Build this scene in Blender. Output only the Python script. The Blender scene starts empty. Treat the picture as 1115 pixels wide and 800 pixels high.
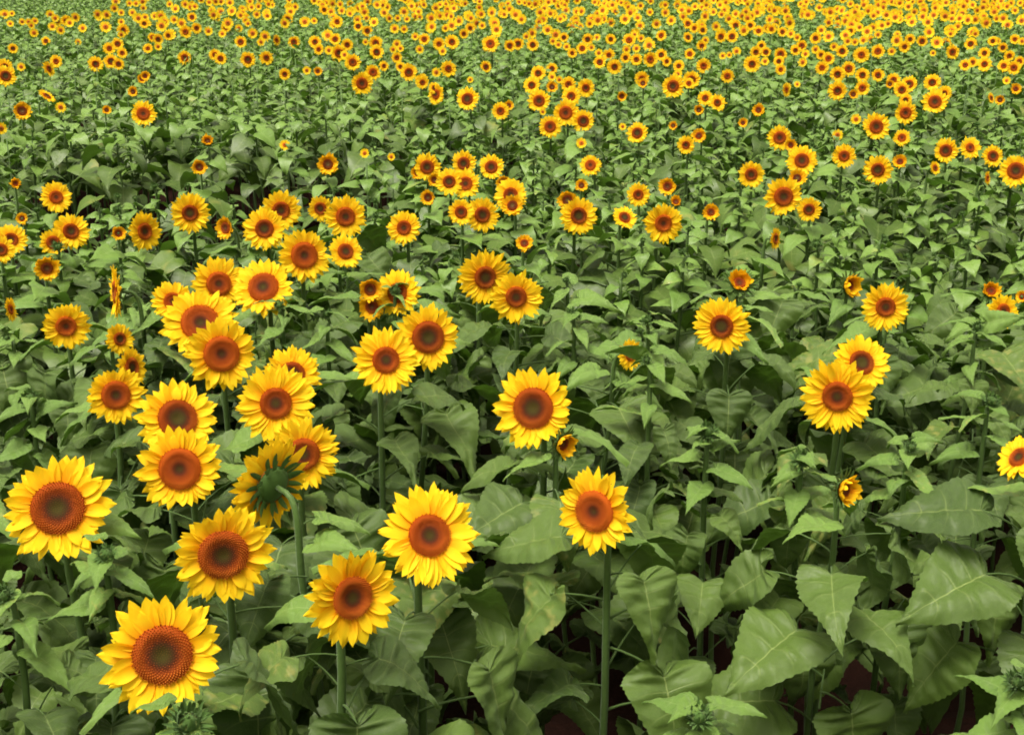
import bpy, math, random
import numpy as np
from mathutils import Vector, Matrix, Quaternion

C = bpy.context.scene.collection
R = math.radians
rng = random.Random(7)

# ------------------------------------------------------------------ camera
F_PX, W_PX, H_PX = 1400.0, 1115.0, 800.0       # focal length and size of the photograph in pixels
PITCH = math.atan(460 / F_PX)
CAM = Vector((0, 0, 2.69))
cam_data = bpy.data.cameras.new('camera')
cam = bpy.data.objects.new('camera', cam_data); C.objects.link(cam)
cam.location = CAM
cam.rotation_euler = (math.pi / 2 - PITCH, 0, 0)
cam_data.sensor_width = 36; cam_data.lens = F_PX / W_PX * 36
cam_data.clip_start = .05; cam_data.clip_end = 2000
bpy.context.scene.camera = cam

# ------------------------------------------------------------------ light: bright overcast
SUN_EL, SUN_AZ = R(70), R(218)     # azimuth from +Y clockwise: from the left and a little behind the camera
w = bpy.data.worlds.new('World'); bpy.context.scene.world = w; w.use_nodes = True
nt = w.node_tree; nt.nodes.clear()
sky = nt.nodes.new('ShaderNodeTexSky'); sky.sky_type = 'NISHITA'; sky.sun_disc = False
sky.sun_elevation = SUN_EL; sky.sun_rotation = SUN_AZ; sky.air_density = 1.0; sky.dust_density = 6; sky.ozone_density = .6
hs = nt.nodes.new('ShaderNodeHueSaturation'); hs.inputs['Saturation'].default_value = .12
bg = nt.nodes.new('ShaderNodeBackground'); bg.inputs['Strength'].default_value = .078
wo = nt.nodes.new('ShaderNodeOutputWorld')
nt.links.new(sky.outputs[0], hs.inputs['Color']); wm = nt.nodes.new('ShaderNodeMix'); wm.data_type = 'RGBA'; wm.blend_type = 'MULTIPLY'; wm.inputs[0].default_value = 1; wm.inputs[7].default_value = (1, .94, .74, 1)
nt.links.new(hs.outputs[0], wm.inputs[6]); nt.links.new(wm.outputs[2], bg.inputs[0]); nt.links.new(bg.outputs[0], wo.inputs[0])
sd = bpy.data.lights.new('sun', 'SUN'); sd.energy = 1.5; sd.angle = R(24); sd.color = (1, .95, .84)
so = bpy.data.objects.new('sun', sd); C.objects.link(so)
dvec = Vector((math.sin(SUN_AZ) * math.cos(SUN_EL), math.cos(SUN_AZ) * math.cos(SUN_EL), math.sin(SUN_EL)))
so.rotation_euler = dvec.to_track_quat('Z', 'Y').to_euler(); so.location = (0, 0, 20)
vs = bpy.context.scene.view_settings
vs.view_transform = 'Standard'; vs.look = 'None'; vs.gamma = 1; vs.exposure = 1.58; vs.use_curve_mapping = False
cy = bpy.context.scene.cycles
cy.max_bounces = 5; cy.diffuse_bounces = 2; cy.glossy_bounces = 1; cy.transmission_bounces = 2; cy.transparent_max_bounces = 4
cy.filter_width = 1.8; cy.use_denoising = True; cy.caustics_reflective = False; cy.caustics_refractive = False

# ------------------------------------------------------------------ pixels to points
FW = Vector((0, math.cos(PITCH), -math.sin(PITCH))); UP = Vector((0, math.sin(PITCH), math.cos(PITCH)))
def at(px, py, z):
    """the place at height z that the photograph shows at (px, py)"""
    d = FW * F_PX + Vector((1, 0, 0)) * (px - W_PX / 2) - UP * (py - H_PX / 2)
    return CAM + d * ((z - CAM.z) / d.z)
def px_of(p):
    v = Vector(p) - CAM; dep = v.dot(FW)
    return W_PX / 2 + F_PX * v.x / dep, H_PX / 2 - F_PX * v.dot(UP) / dep, dep

# ------------------------------------------------------------------ materials
def new_mat(name):
    m = bpy.data.materials.new(name); m.use_nodes = True
    n = m.node_tree; n.nodes.clear()
    out = n.nodes.new('ShaderNodeOutputMaterial')
    return m, n, out
def N(n, t, **kw):
    x = n.nodes.new(t)
    for k, v in kw.items():
        if k.startswith('i_'): x.inputs[k[2:].replace('_', ' ')].default_value = v
        else: setattr(x, k, v)
    return x
def math_(n, op, a, b=None, c=None, clamp=False):
    x = n.nodes.new('ShaderNodeMath'); x.operation = op; x.use_clamp = clamp
    for i, v in enumerate((a, b, c)):
        if v is None: continue
        if isinstance(v, (int, float)): x.inputs[i].default_value = v
        else: n.links.new(v, x.inputs[i])
    return x.outputs[0]
def ramp(n, fac, stops, interp='LINEAR'):
    r = n.nodes.new('ShaderNodeValToRGB'); r.color_ramp.interpolation = interp
    e = r.color_ramp.elements
    while len(e) < len(stops): e.new(.5)
    for i, (p, c) in enumerate(stops):
        e[i].position = p; e[i].color = (*c, 1) if len(c) == 3 else c
    n.links.new(fac, r.inputs[0]); return r.outputs[0]
def mix(n, fac, a, b, mode='MIX'):
    x = n.nodes.new('ShaderNodeMix'); x.data_type = 'RGBA'; x.blend_type = mode
    for s, v in ((x.inputs[0], fac), (x.inputs[6], a), (x.inputs[7], b)):
        if isinstance(v, (int, float)): s.default_value = v
        elif isinstance(v, tuple): s.default_value = (*v, 1)
        else: n.links.new(v, s)
    return x.outputs[2]
def leafy_shader(n, out, col, rough, trans, tcol, bump=None, spec=.5, sheen=0):
    p = n.nodes.new('ShaderNodeBsdfPrincipled'); n.links.new(col, p.inputs['Base Color'])
    if isinstance(rough, float): p.inputs['Roughness'].default_value = rough
    else: n.links.new(rough, p.inputs['Roughness'])
    p.inputs['Specular IOR Level'].default_value = spec
    if sheen:
        p.inputs['Sheen Weight'].default_value = sheen; p.inputs['Sheen Roughness'].default_value = .45
        p.inputs['Sheen Tint'].default_value = (.8, 1, .7, 1)
    t = n.nodes.new('ShaderNodeBsdfTranslucent')
    n.links.new(tcol, t.inputs[0])
    mx = n.nodes.new('ShaderNodeMixShader'); mx.inputs[0].default_value = trans
    n.links.new(p.outputs[0], mx.inputs[1]); n.links.new(t.outputs[0], mx.inputs[2]); n.links.new(mx.outputs[0], out.inputs[0])
    if bump is not None:
        b = n.nodes.new('ShaderNodeBump'); b.inputs['Strength'].default_value = .5; b.inputs['Distance'].default_value = .004
        n.links.new(bump, b.inputs['Height']); n.links.new(b.outputs[0], p.inputs['Normal'])
    return p

def leaf_material(name, dark, light, vein, island=True):
    m, n, out = new_mat(name)
    uv = N(n, 'ShaderNodeUVMap'); sep = N(n, 'ShaderNodeSeparateXYZ'); n.links.new(uv.outputs[0], sep.inputs[0])
    u, v = sep.outputs[0], sep.outputs[1]          # u across (0.5 = midrib), v along the vein rows
    au = math_(n, 'ABSOLUTE', math_(n, 'SUBTRACT', u, .5))
    geo = N(n, 'ShaderNodeNewGeometry'); oi = N(n, 'ShaderNodeObjectInfo')
    rnd = math_(n, 'FRACT', math_(n, 'ADD', geo.outputs['Random Per Island'], oi.outputs['Random']))
    tc = N(n, 'ShaderNodeTexCoord')
    nz = N(n, 'ShaderNodeTexNoise', i_Scale=30.0, i_Detail=5.0, i_Roughness=.6); n.links.new(tc.outputs['Object'], nz.inputs['Vector'])
    base = mix(n, rnd, dark, light)
    base = mix(n, math_(n, 'MULTIPLY', nz.outputs[0], .45), base, tuple(c * 1.4 for c in light))
    # midrib, lateral veins, fine net
    mid = math_(n, 'SUBTRACT', 1, math_(n, 'DIVIDE', au, .011), clamp=True)
    vb = math_(n, 'ADD', math_(n, 'MULTIPLY', v, 7), math_(n, 'MULTIPLY', math_(n, 'MULTIPLY', au, au), -1.8))
    fr = math_(n, 'ABSOLUTE', math_(n, 'SUBTRACT', math_(n, 'FRACT', vb), .5))
    lat = math_(n, 'MULTIPLY', math_(n, 'SUBTRACT', 1, math_(n, 'DIVIDE', fr, .045), clamp=True), math_(n, 'MULTIPLY_ADD', au, -1.0, .54))
    vor = N(n, 'ShaderNodeTexVoronoi', feature='DISTANCE_TO_EDGE', i_Scale=140.0); n.links.new(tc.outputs['Object'], vor.inputs['Vector'])
    net = math_(n, 'MULTIPLY', math_(n, 'SUBTRACT', 1, math_(n, 'MULTIPLY', vor.outputs[0], 9), clamp=True), .22)
    vv = math_(n, 'MAXIMUM', math_(n, 'MAXIMUM', mid, lat), net)
    col = mix(n, vv, base, vein)
    # blotches of yellowing on a few leaves
    nb = N(n, 'ShaderNodeTexNoise', i_Scale=9.0, i_Detail=3.0); n.links.new(tc.outputs['Object'], nb.inputs['Vector'])
    yel = math_(n, 'MULTIPLY', math_(n, 'GREATER_THAN', rnd, .93), ramp(n, nb.outputs[0], [(.52, (0, 0, 0)), (.66, (1, 1, 1))]))
    col = mix(n, math_(n, 'MULTIPLY', yel, .45), col, (.3, .27, .07))
    under = mix(n, .5, col, tuple(c * 1.35 + .02 for c in light))
    col = mix(n, geo.outputs['Backfacing'], col, under)
    tcol = mix(n, .6, col, (.12, .30, .012))
    rough = math_(n, 'MULTIPLY_ADD', nz.outputs[0], .2, .30)
    hgt = math_(n, 'SUBTRACT', math_(n, 'MULTIPLY', nz.outputs[0], .6), math_(n, 'ADD', math_(n, 'MULTIPLY', lat, .9), net))
    leafy_shader(n, out, col, rough, .14, tcol, hgt, .45, .10)
    return m
M_LEAF = leaf_material('leaf_green', (.013, .038, .004), (.066, .120, .012), (.23, .29, .09))
M_YOUNG = leaf_material('young_leaf_green', (.060, .130, .012), (.115, .205, .028), (.27, .36, .13))

def petal_material(name, base, tip):
    m, n, out = new_mat(name)
    uv = N(n, 'ShaderNodeUVMap'); sep = N(n, 'ShaderNodeSeparateXYZ'); n.links.new(uv.outputs[0], sep.inputs[0])
    u, v = sep.outputs[0], sep.outputs[1]
    geo = N(n, 'ShaderNodeNewGeometry')
    st = N(n, 'ShaderNodeTexWave', wave_type='BANDS', bands_direction='X', i_Scale=1.6, i_Distortion=1.5, i_Detail=2.0)
    mp = N(n, 'ShaderNodeMapping'); mp.inputs['Scale'].default_value = (1.2, .25, 1)
    n.links.new(uv.outputs[0], mp.inputs[0]); n.links.new(mp.outputs[0], st.inputs[0])
    vj = math_(n, 'ADD', v, math_(n, 'MULTIPLY', math_(n, 'SUBTRACT', geo.outputs['Random Per Island'], .5), .3))
    c = ramp(n, vj, [(.0, base), (.22, tuple(a * .55 + b * .45 for a, b in zip(base, tip))), (.52, tip), (1, tip)])
    c = mix(n, math_(n, 'MULTIPLY', st.outputs[1], .10), c, base)
    hgt = st.outputs[1]
    tcol = mix(n, .3, c, base)
    leafy_shader(n, out, c, .65, .42, tcol, None, .15)
    return m
M_PETAL = petal_material('petal_yellow', (.93, .38, .005), (.95, .675, .016))
M_PETAL_Y = petal_material('young_petal_orange', (.86, .30, .004), (.94, .60, .013))

def disc_material(name, stops):
    m, n, out = new_mat(name)
    uv = N(n, 'ShaderNodeUVMap'); sep = N(n, 'ShaderNodeSeparateXYZ'); n.links.new(uv.outputs[0], sep.inputs[0])
    oi = N(n, 'ShaderNodeObjectInfo'); geo = N(n, 'ShaderNodeNewGeometry')
    j = math_(n, 'MULTIPLY', math_(n, 'SUBTRACT', oi.outputs['Random'], .5), .34)
    r = math_(n, 'ADD', sep.outputs[0], math_(n, 'ADD', j, math_(n, 'MULTIPLY', math_(n, 'SUBTRACT', geo.outputs['Random Per Island'], .5), .30)))
    c = ramp(n, r, stops)
    c = mix(n, math_(n, 'MULTIPLY', sep.outputs[1], .55), c, (.55, .20, .02))     # floret tips carry pollen
    p = N(n, 'ShaderNodeBsdfPrincipled', i_Roughness=.85); p.inputs['Specular IOR Level'].default_value = .15
    n.links.new(c, p.inputs['Base Color']); n.links.new(p.outputs[0], out.inputs[0])
    return m
M_DISC = disc_material('disc_florets', [(.0, (.04, .032, .005)), (.18, (.04, .018, .005)), (.3, (.07, .013, .004)), (.42, (.17, .030, .004)), (.56, (.25, .043, .004)), (.82, (.34, .062, .005)), (1, (.46, .095, .006))])
M_DISC_Y = disc_material('young_disc', [(.0, (.10, .06, .02)), (.35, (.07, .016, .006)), (.7, (.14, .022, .005)), (1, (.34, .06, .006))])

def plain(name, col, rough=.6, trans=0., var=.25, scale=60.):
    m, n, out = new_mat(name)
    tc = N(n, 'ShaderNodeTexCoord'); oi = N(n, 'ShaderNodeObjectInfo')
    nz = N(n, 'ShaderNodeTexNoise', i_Scale=scale, i_Detail=4.0); n.links.new(tc.outputs['Object'], nz.inputs['Vector'])
    f = math_(n, 'MULTIPLY_ADD', oi.outputs['Random'], .4, math_(n, 'MULTIPLY', nz.outputs[0], .6))
    c = mix(n, f, tuple(x * (1 - var) for x in col), tuple(x * (1 + var) for x in col))
    leafy_shader(n, out, c, rough, trans, c, nz.outputs[0], .3, .15)
    return m
M_STEM = plain('stem_green', (.060, .110, .024), .6)
M_BRACT = plain('bract_green', (.062, .13, .022), .55, .15)
M_BUDIN = plain('bud_centre', (.075, .115, .018), .7)

def soil_material():
    m, n, out = new_mat('red_brown_soil')
    tc = N(n, 'ShaderNodeTexCoord')
    a = N(n, 'ShaderNodeTexNoise', i_Scale=1.2, i_Detail=8.0, i_Roughness=.65); n.links.new(tc.outputs['Object'], a.inputs['Vector'])
    b = N(n, 'ShaderNodeTexNoise', i_Scale=28.0, i_Detail=6.0, i_Roughness=.7); n.links.new(tc.outputs['Object'], b.inputs['Vector'])
    c = ramp(n, a.outputs[0], [(.3, (.012, .004, .003)), (.55, (.022, .007, .004)), (.75, (.034, .012, .008))])
    c = mix(n, math_(n, 'MULTIPLY', b.outputs[0], .5), c, (.015, .006, .004))
    p = N(n, 'ShaderNodeBsdfPrincipled', i_Roughness=.95); p.inputs['Specular IOR Level'].default_value = .1
    bp = N(n, 'ShaderNodeBump', i_Strength=.9, i_Distance=.05); n.links.new(b.outputs[0], bp.inputs['Height'])
    n.links.new(bp.outputs[0], p.inputs['Normal']); n.links.new(c, p.inputs['Base Color']); n.links.new(p.outputs[0], out.inputs[0])
    return m
M_SOIL = soil_material()

# ------------------------------------------------------------------ mesh building
class MB:
    """vertices, faces, one uv per vertex and a material per face"""
    def __init__(s): s.v = []; s.f = []; s.uv = []; s.mi = []
    def add(s, V, F, UV, mi=0):
        o = len(s.v); s.v += [tuple(p) for p in V]; s.uv += UV
        s.f += [tuple(i + o for i in q) for q in F]; s.mi += [mi] * len(F)
    def merge(s, t, M, mi=None):
        o = len(s.v); s.v += [tuple(M @ Vector(p)) for p in t.v]; s.uv += t.uv
        s.f += [tuple(i + o for i in q) for q in t.f]; s.mi += (t.mi if mi is None else [mi] * len(t.f))
    def mesh(s, name, mats, smooth=True):
        me = bpy.data.meshes.new(name); me.from_pydata(s.v, [], s.f)
        for m in mats: me.materials.append(m)
        uvl = me.uv_layers.new(name='UVMap')
        li = np.empty(len(me.loops), np.int32); me.loops.foreach_get('vertex_index', li)
        uvl.data.foreach_set('uv', np.array(s.uv, np.float32)[li].ravel())
        me.polygons.foreach_set('material_index', np.array(s.mi, np.int32))
        me.polygons.foreach_set('use_smooth', np.full(len(s.f), smooth))
        me.update(); return me

def grid_faces(nu, nv):
    return [(i * nv + j, (i + 1) * nv + j, (i + 1) * nv + j + 1, i * nv + j + 1) for i in range(nu - 1) for j in range(nv - 1)]

# half outline of a heart-shaped sunflower leaf, from the notch at the stalk round the lobe to the tip
OUT = [(-.02, .0), (-.13, .045), (-.23, .12), (-.25, .23), (-.17, .34), (-.02, .41), (.17, .435), (.37, .39), (.56, .295), (.75, .17), (.89, .065), (1.0, .0)]
def outline(t, wide):
    k = t * (len(OUT) - 1); i = min(int(k), len(OUT) - 2); f = k - i
    a, b = OUT[i], OUT[i + 1]
    return a[0] * (1 - f) + b[0] * f, (a[1] * (1 - f) + b[1] * f) * wide
def make_leaf(r, rows, cols, wide=1., fold=.3, droop=1., wave=.05, twist=0.):
    """unit leaf: stalk joint at the origin, blade along +X, upper face +Z"""
    nu, nv = rows, cols * 2 + 1
    V = []; UV = []
    ph = [r.uniform(0, 6.28) for _ in range(4)]
    kk = droop * r.uniform(.75, 1.25); teeth = [r.uniform(.3, 1.5) for _ in range(nu)]; amp = [.75 + .45 * math.sin(q_ * .7 + ph[2]) for q_ in range(nu)]
    for i in range(nu):
        s = i / (nu - 1)
        ms = .05 * s / .36 if s < .36 else .05 + .95 * ((s - .36) / .64) ** 1.05      # the first rows fan out round the lobes, the others follow the side veins
        ex, ey = outline(.03 + .97 * s, wide)
        if rows > 10:
            saw = .0085 * (1 if i % 2 else -1) * (1 - abs(2 * s - 1) ** 3) * teeth[i]
            ex += saw * .4; ey = max(ey + saw * 1.2, 0)
        for j in range(nv):
            t = (j - cols) / cols; a = abs(t)
            x = ms * (1 - a) + ex * a; y = ey * t
            y *= 1 - .06 * math.sin(3.1 * s)
            z = fold * abs(y) * (1 - .55 * a) - .22 * fold * a * a * .5
            z -= .017 * (1.7 if rows > 20 else 1.3) * amp[i] * math.cos((s * 7 * 2 * math.pi - 1.8 * a * a * 1.57)) * math.sin(math.pi * a) * (1 - s) ** .3 * min(s * 3, 1)    # puckered between the veins
            z += .035 * math.sin(x * 7 + ph[3]) * math.cos(y * 8 + ph[2]) + (.009 * math.sin(x * 31 + y * 17 + ph[1]) * math.cos(y * 37 - x * 11 + ph[0]) if rows > 20 else 0); z += wave * math.sin(s * 9 + ph[0] + (2.2 if t > 0 else 0)) * a * a * (1 - s * .5)
            z += wave * .5 * math.sin(s * 19 + ph[1] + (1.3 if t > 0 else 0)) * a ** 3 * (1 - s)
            # droop: bend the blade down along a circular arc
            th = kk * x * (.55 + .45 * max(x, 0))
            cx = math.sin(th) / kk if kk > .01 else x
            cz = -(1 - math.cos(th)) / kk if kk > .01 else 0
            px_ = cx + z * math.sin(th); pz = cz + z * math.cos(th)
            a2 = twist * max(x, 0); yy = y * math.cos(a2) - pz * math.sin(a2) * .3
            V.append((px_, yy, pz + y * math.sin(a2) * .8)); UV.append((.5 + t * .5, s))
    b = MB(); b.add(V, grid_faces(nu, nv), UV); return b

def tube(pts, rad, seg=7, uv=(0.5, .5)):
    V = []; F = []; n = len(pts); pts = [Vector(p) for p in pts]
    for i, p in enumerate(pts):
        d = (pts[min(i + 1, n - 1)] - pts[max(i - 1, 0)]).normalized()
        a = d.orthogonal().normalized() if i == 0 else (a - d * a.dot(d)).normalized()
        b = d.cross(a); r_ = rad[i] if isinstance(rad, (list, tuple)) else rad
        for k in range(seg):
            th = 2 * math.pi * k / seg; V.append(p + (a * math.cos(th) + b * math.sin(th)) * r_)
    for i in range(n - 1):
        for k in range(seg):
            k2 = (k + 1) % seg; F.append((i * seg + k, i * seg + k2, (i + 1) * seg + k2, (i + 1) * seg + k))
    F.append(tuple((n - 1) * seg + k for k in range(seg)))
    b = MB(); b.add(V, F, [uv] * len(V)); return b

def blade(r, L, Wd, rows=7, cols=4, curl=0., cup=.25, tip=1.5, base=.35, twist=0.):
    """a ray floret or bract lying along +X from the origin, upper face +Z"""
    nv = cols + 1; V = []; UV = []
    for i in range(rows):
        s = i / (rows - 1)
        wdt = Wd * (base + (1 - base) * math.sin(min(s * 1.9, 1.57))) * (1 - s ** 2.6) ** (1 / tip) if s < 1 else 0
        th = curl * s; x = L * (math.sin(th) / curl if abs(curl) > .01 else s); z = L * ((1 - math.cos(th)) / curl if abs(curl) > .01 else 0)
        for j in range(nv):
            t = 2 * j / cols - 1
            y = wdt * t * .5; zz = cup * wdt * (t * t - .5) + (.05 * Wd * math.cos(t * 9.4) if cols > 3 else 0)
            a = twist * s
            V.append((x - zz * math.sin(th), y * math.cos(a) - zz * math.sin(a), z + zz * math.cos(th) * math.cos(a) + y * math.sin(a)))
            UV.append((.5 + t * .5, s))
    b = MB(); b.add(V, grid_faces(rows, nv), UV); return b

def petals_mesh(name, r, n=38, disc=.46, mat=None, young=0., detail=1, ragged=.08, fold=0):
    b = MB(); rows, cols = (8, 4) if detail else (5, 2)
    for layer in range(3):
        k = int(n * .5)
        for i in range(k):
            ang = 2 * math.pi * (i + .37 * layer) / k + r.uniform(-.09, .09)
            L = (1 - disc * .88) * r.uniform(1 - ragged * 1.8, 1 + ragged * 1.4) * (1 - .05 * layer)
            Wd = 2 * math.pi * .74 / k * r.uniform(1.0, 1.45) * (1 - .15 * young)
            curl = r.uniform(-.3, .25) if not young else r.uniform(.2, 1.1)
            p = blade(r, L, Wd, rows, cols, curl, r.uniform(.10, .35), r.uniform(1.0, 1.5), .6, r.uniform(-.3, .3))
            lift = (.02 + .07 * layer) + r.uniform(-.12, .14) + young * .55
            M = Matrix.Rotation(ang, 4, 'Z') @ Matrix.Translation((disc * .88, 0, .012 * layer + r.uniform(-.008, .008))) @ \
                Matrix.Rotation(-lift, 4, 'Y') @ Matrix.Rotation(r.uniform(-.12, .12), 4, 'Z') @ Matrix.Rotation(r.uniform(-.25, .25), 4, 'X')
            b.merge(p, M)
    for q in range(fold):       # a petal folded over the disc
        ang = r.uniform(0, 6.28)
        p = blade(r, .46, .2, rows, cols, -.5, .3, 1.4, .6, r.uniform(-.3, .3))
        b.merge(p, Matrix.Rotation(ang, 4, 'Z') @ Matrix.Translation((disc * 1.05, 0, .12)) @ Matrix.Rotation(math.pi, 4, 'Z') @ Matrix.Rotation(-.32, 4, 'Y'))
    return b.mesh(name, [mat or M_PETAL])

def disc_mesh(name, r, disc=.46, mat=None, florets=420, hollow=.03, dome=.12):
    b = MB(); nr, ns = 11, 36
    r_d = r.uniform(.3, 1.7)
    prof = lambda q: dome * r_d * (1 - q * q) * .5 + .05 - hollow * math.exp(-(q / .3) ** 2) + .035 * math.exp(-((q - .75) / .16) ** 2)
    V = []; UV = []
    for i in range(nr):
        q = i / (nr - 1) * 1.02
        for k in range(ns):
            th = 2 * math.pi * k / ns; V.append((disc * q * math.cos(th), disc * q * math.sin(th), prof(q) if q < 1 else -.04)); UV.append((min(q, 1), 0))
    F = [(i * ns + k, (i + 1) * ns + k, (i + 1) * ns + (k + 1) % ns, i * ns + (k + 1) % ns) for i in range(nr - 1) for k in range(ns)]
    b.add(V, F, UV)
    for i in range(florets):
        q = math.sqrt((i + .5) / florets) * .985; th = i * 2.39996
        c = Vector((disc * q * math.cos(th), disc * q * math.sin(th), prof(q)))
        h = (.012 + .03 * min(max((q - .35) * 3, 0), 1)) * r.uniform(.6, 1.3); w_ = .95 * disc / math.sqrt(florets) * (1.05 if q > .4 else .7)
        lean = Vector((math.cos(th), math.sin(th), 0)) * (q - .45) * .04
        vs_ = [c + Vector((math.cos(th + a) * w_, math.sin(th + a) * w_, -.005)) for a in (0, 2.09, 4.19)] + [c + Vector((0, 0, h)) + lean]
        b.add(vs_, [(0, 1, 3), (1, 2, 3), (2, 0, 3)], [(q, 0)] * 3 + [(q, 1 if q > .62 else .35)])
    return b.mesh(name, [mat or M_DISC], smooth=False)

def calyx_mesh(name, r, disc=.46, n=26, L=.34, out=.05, depth=.17, mats=None, close=0.):
    """green cup behind the flower with its pointed bracts"""
    b = MB(); ns = 24
    prof = [(0, -depth), (.35, -depth * .98), (.7, -depth * .72), (.95, -depth * .3), (1.0, -.0), (.9, .02)]
    V = [(disc * 1.02 * q * math.cos(2 * math.pi * k / ns), disc * 1.02 * q * math.sin(2 * math.pi * k / ns), z) for q, z in prof for k in range(ns)]
    F = [(i * ns + k, i * ns + (k + 1) % ns, (i + 1) * ns + (k + 1) % ns, (i + 1) * ns + k) for i in range(len(prof) - 1) for k in range(ns)]
    b.add(V, F, [(.5, .5)] * len(V))
    for layer in range(2):
        k = n // 2
        for i in range(k):
            ang = 2 * math.pi * (i + .5 * layer) / k + r.uniform(-.1, .1)
            p = blade(r, L * r.uniform(.8, 1.25), .15 * (disc / .46), 6, 2, -.5 + close + r.uniform(-.3, .3), .2, 1.2, .8)
            b.merge(p, Matrix.Rotation(ang, 4, 'Z') @ Matrix.Translation((disc * (.97 - .08 * layer), 0, -.03 - .06 * layer)) @ Matrix.Rotation(-out + .25 * layer + r.uniform(-.2, .2), 4, 'Y'))
    return b.mesh(name, mats or [M_BRACT])

r0 = random.Random(11)
FULL = []
for i in range(10):
    dr = [.43, .47, .40, .51, .44, .42, .48, .45, .41, .46][i]
    FULL.append((petals_mesh('petals', r0, [40, 36, 44, 38, 34, 42, 38, 46, 36, 38][i], dr, ragged=[.09, .14, .1, .16, .11, .08, .13, .1, .17, .15][i], fold=0),
                 disc_mesh('seed_disc', r0, dr, florets=460 + 20 * (i % 3), hollow=[.03, .05, .02, .06, .03, .04, .01, .05, .03, .03][i]),
                 calyx_mesh('flower_head', r0, dr)))
YOUNG = []
for i in range(4):
    dr = [.45, .42, .48, .44][i]
    YOUNG.append((petals_mesh('petals', r0, 30, dr, M_PETAL_Y, young=.22 + .12 * i, ragged=.12), disc_mesh('seed_disc', r0, dr * .97, M_DISC_Y, 240, hollow=.07),
                  calyx_mesh('flower_head', r0, dr * 1.04, 24, .45, .45, .3)))
OPENING = []      # mostly closed: petals standing up in a green cup
for i in range(3):
    OPENING.append((petals_mesh('petals', r0, 24, .42, M_PETAL_Y, young=1.25, ragged=.15), disc_mesh('seed_disc', r0, .36, M_DISC_Y, 120, hollow=.07),
                    calyx_mesh('flower_head', r0, .56, 28, .62, .75, .42)))
def bud_mesh(name, r, n=34, spiky=1.):
    b = MB(); ns = 18
    prof = [(0, -.52), (.4, -.5), (.75, -.36), (.92, -.12), (.86, .1), (.6, .24), (.0, .27)]
    V = [(q * .7 * math.cos(2 * math.pi * k / ns), q * .7 * math.sin(2 * math.pi * k / ns), z) for q, z in prof for k in range(ns)]
    F = [(i * ns + k, i * ns + (k + 1) % ns, (i + 1) * ns + (k + 1) % ns, (i + 1) * ns + k) for i in range(len(prof) - 1) for k in range(ns)]
    b.add(V, F, [(.5, .5)] * len(V), 0)
    b.mi[-2 * ns:] = [1] * (2 * ns)
    for layer in range(2):
        for i in range(9):
            ang = 2 * math.pi * (i + .5 * layer) / 9 + r.uniform(-.15, .15)
            p = blade(r, .5, .24, 5, 2, 1.2, .3, 1.05, .9)
            b.merge(p, Matrix.Rotation(ang, 4, 'Z') @ Matrix.Translation((.55 - .14 * layer, 0, .14 + .05 * layer)) @ Matrix.Rotation(-1.5 - .35 * layer, 4, 'Y'), 0)
    for layer in range(3):
        k = n // 3
        for i in range(k):
            ang = 2 * math.pi * (i + .33 * layer) / k + r.uniform(-.12, .12)
            p = blade(r, r.uniform(.5, .95) * spiky, .30, 6, 2, r.uniform(-.1, 1.2) - layer * .25, .3, 1.05, .9)
            b.merge(p, Matrix.Rotation(ang, 4, 'Z') @ Matrix.Translation((.60 - .05 * layer, 0, .04 - .16 * layer)) @ Matrix.Rotation(-1.15 + .42 * layer + r.uniform(-.3, .3), 4, 'Y'), 0)
    return b.mesh(name, [M_BRACT, M_BUDIN])
BUDS = [bud_mesh('bud', r0, 42 + 3 * i, 1 + .15 * i) for i in range(5)]

LEAVES = [make_leaf(r0, 58, 6, r0.uniform(.82, 1.12), r0.uniform(.1, .5), [.5, .8, 1.1, .6, 1.3, .9, .25, 1.0, .7, .4, .5, 1.2][i], r0.uniform(.04, .10), r0.uniform(-.7, .7)) for i in range(12)]
LEAF_SMALL = [make_leaf(r0, 15, 2, r0.uniform(.8, 1.1), r0.uniform(.15, .5), r0.uniform(.3, 1.4), r0.uniform(.02, .08), r0.uniform(-.6, .6)) for i in range(8)]
LEAF_TINY = [make_leaf(r0, 5, 1, r0.uniform(.8, 1.1), r0.uniform(.15, .5), r0.uniform(.3, 1.3), .03, r0.uniform(-.6, .6)) for i in range(6)]
YLEAF = [make_leaf(r0, 40, 4, r0.uniform(.6, .8), r0.uniform(.3, .7), r0.uniform(.2, 1.0), r0.uniform(.03, .07), r0.uniform(-.5, .5)) for i in range(5)]

def stalked(leaf, plen, rise, sag, seg=6, scale=1.):
    """leaf with its stalk; the origin is where the stalk leaves the stem; the stalk rises, the blade hangs from its end"""
    b = MB(); pts = []
    for i in range(5):
        t = i / 4; pts.append((plen * t * math.cos(rise * (1 - .5 * t)), 0, plen * math.sin(rise) * (t - .38 * t * t)))
    b.merge(tube(pts, [.0052 * scale, .0044 * scale, .0038 * scale, .0036 * scale, .003 * scale], seg), Matrix.Identity(4), 1)
    e = Vector(pts[-1])
    return b, e
def leaf_part(r, lib, size, plen, rise, sag, young=False, seg=6):
    b, e = stalked(None, plen, rise, sag, seg, .7 + size * 2)
    M = Matrix.Translation(e) @ Matrix.Rotation(sag, 4, 'Y') @ Matrix.Rotation(r.uniform(-.45, .45), 4, 'X') @ Matrix.Scale(size, 4)
    b.merge(lib[r.randrange(len(lib))], M, 0)
    return b
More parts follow.
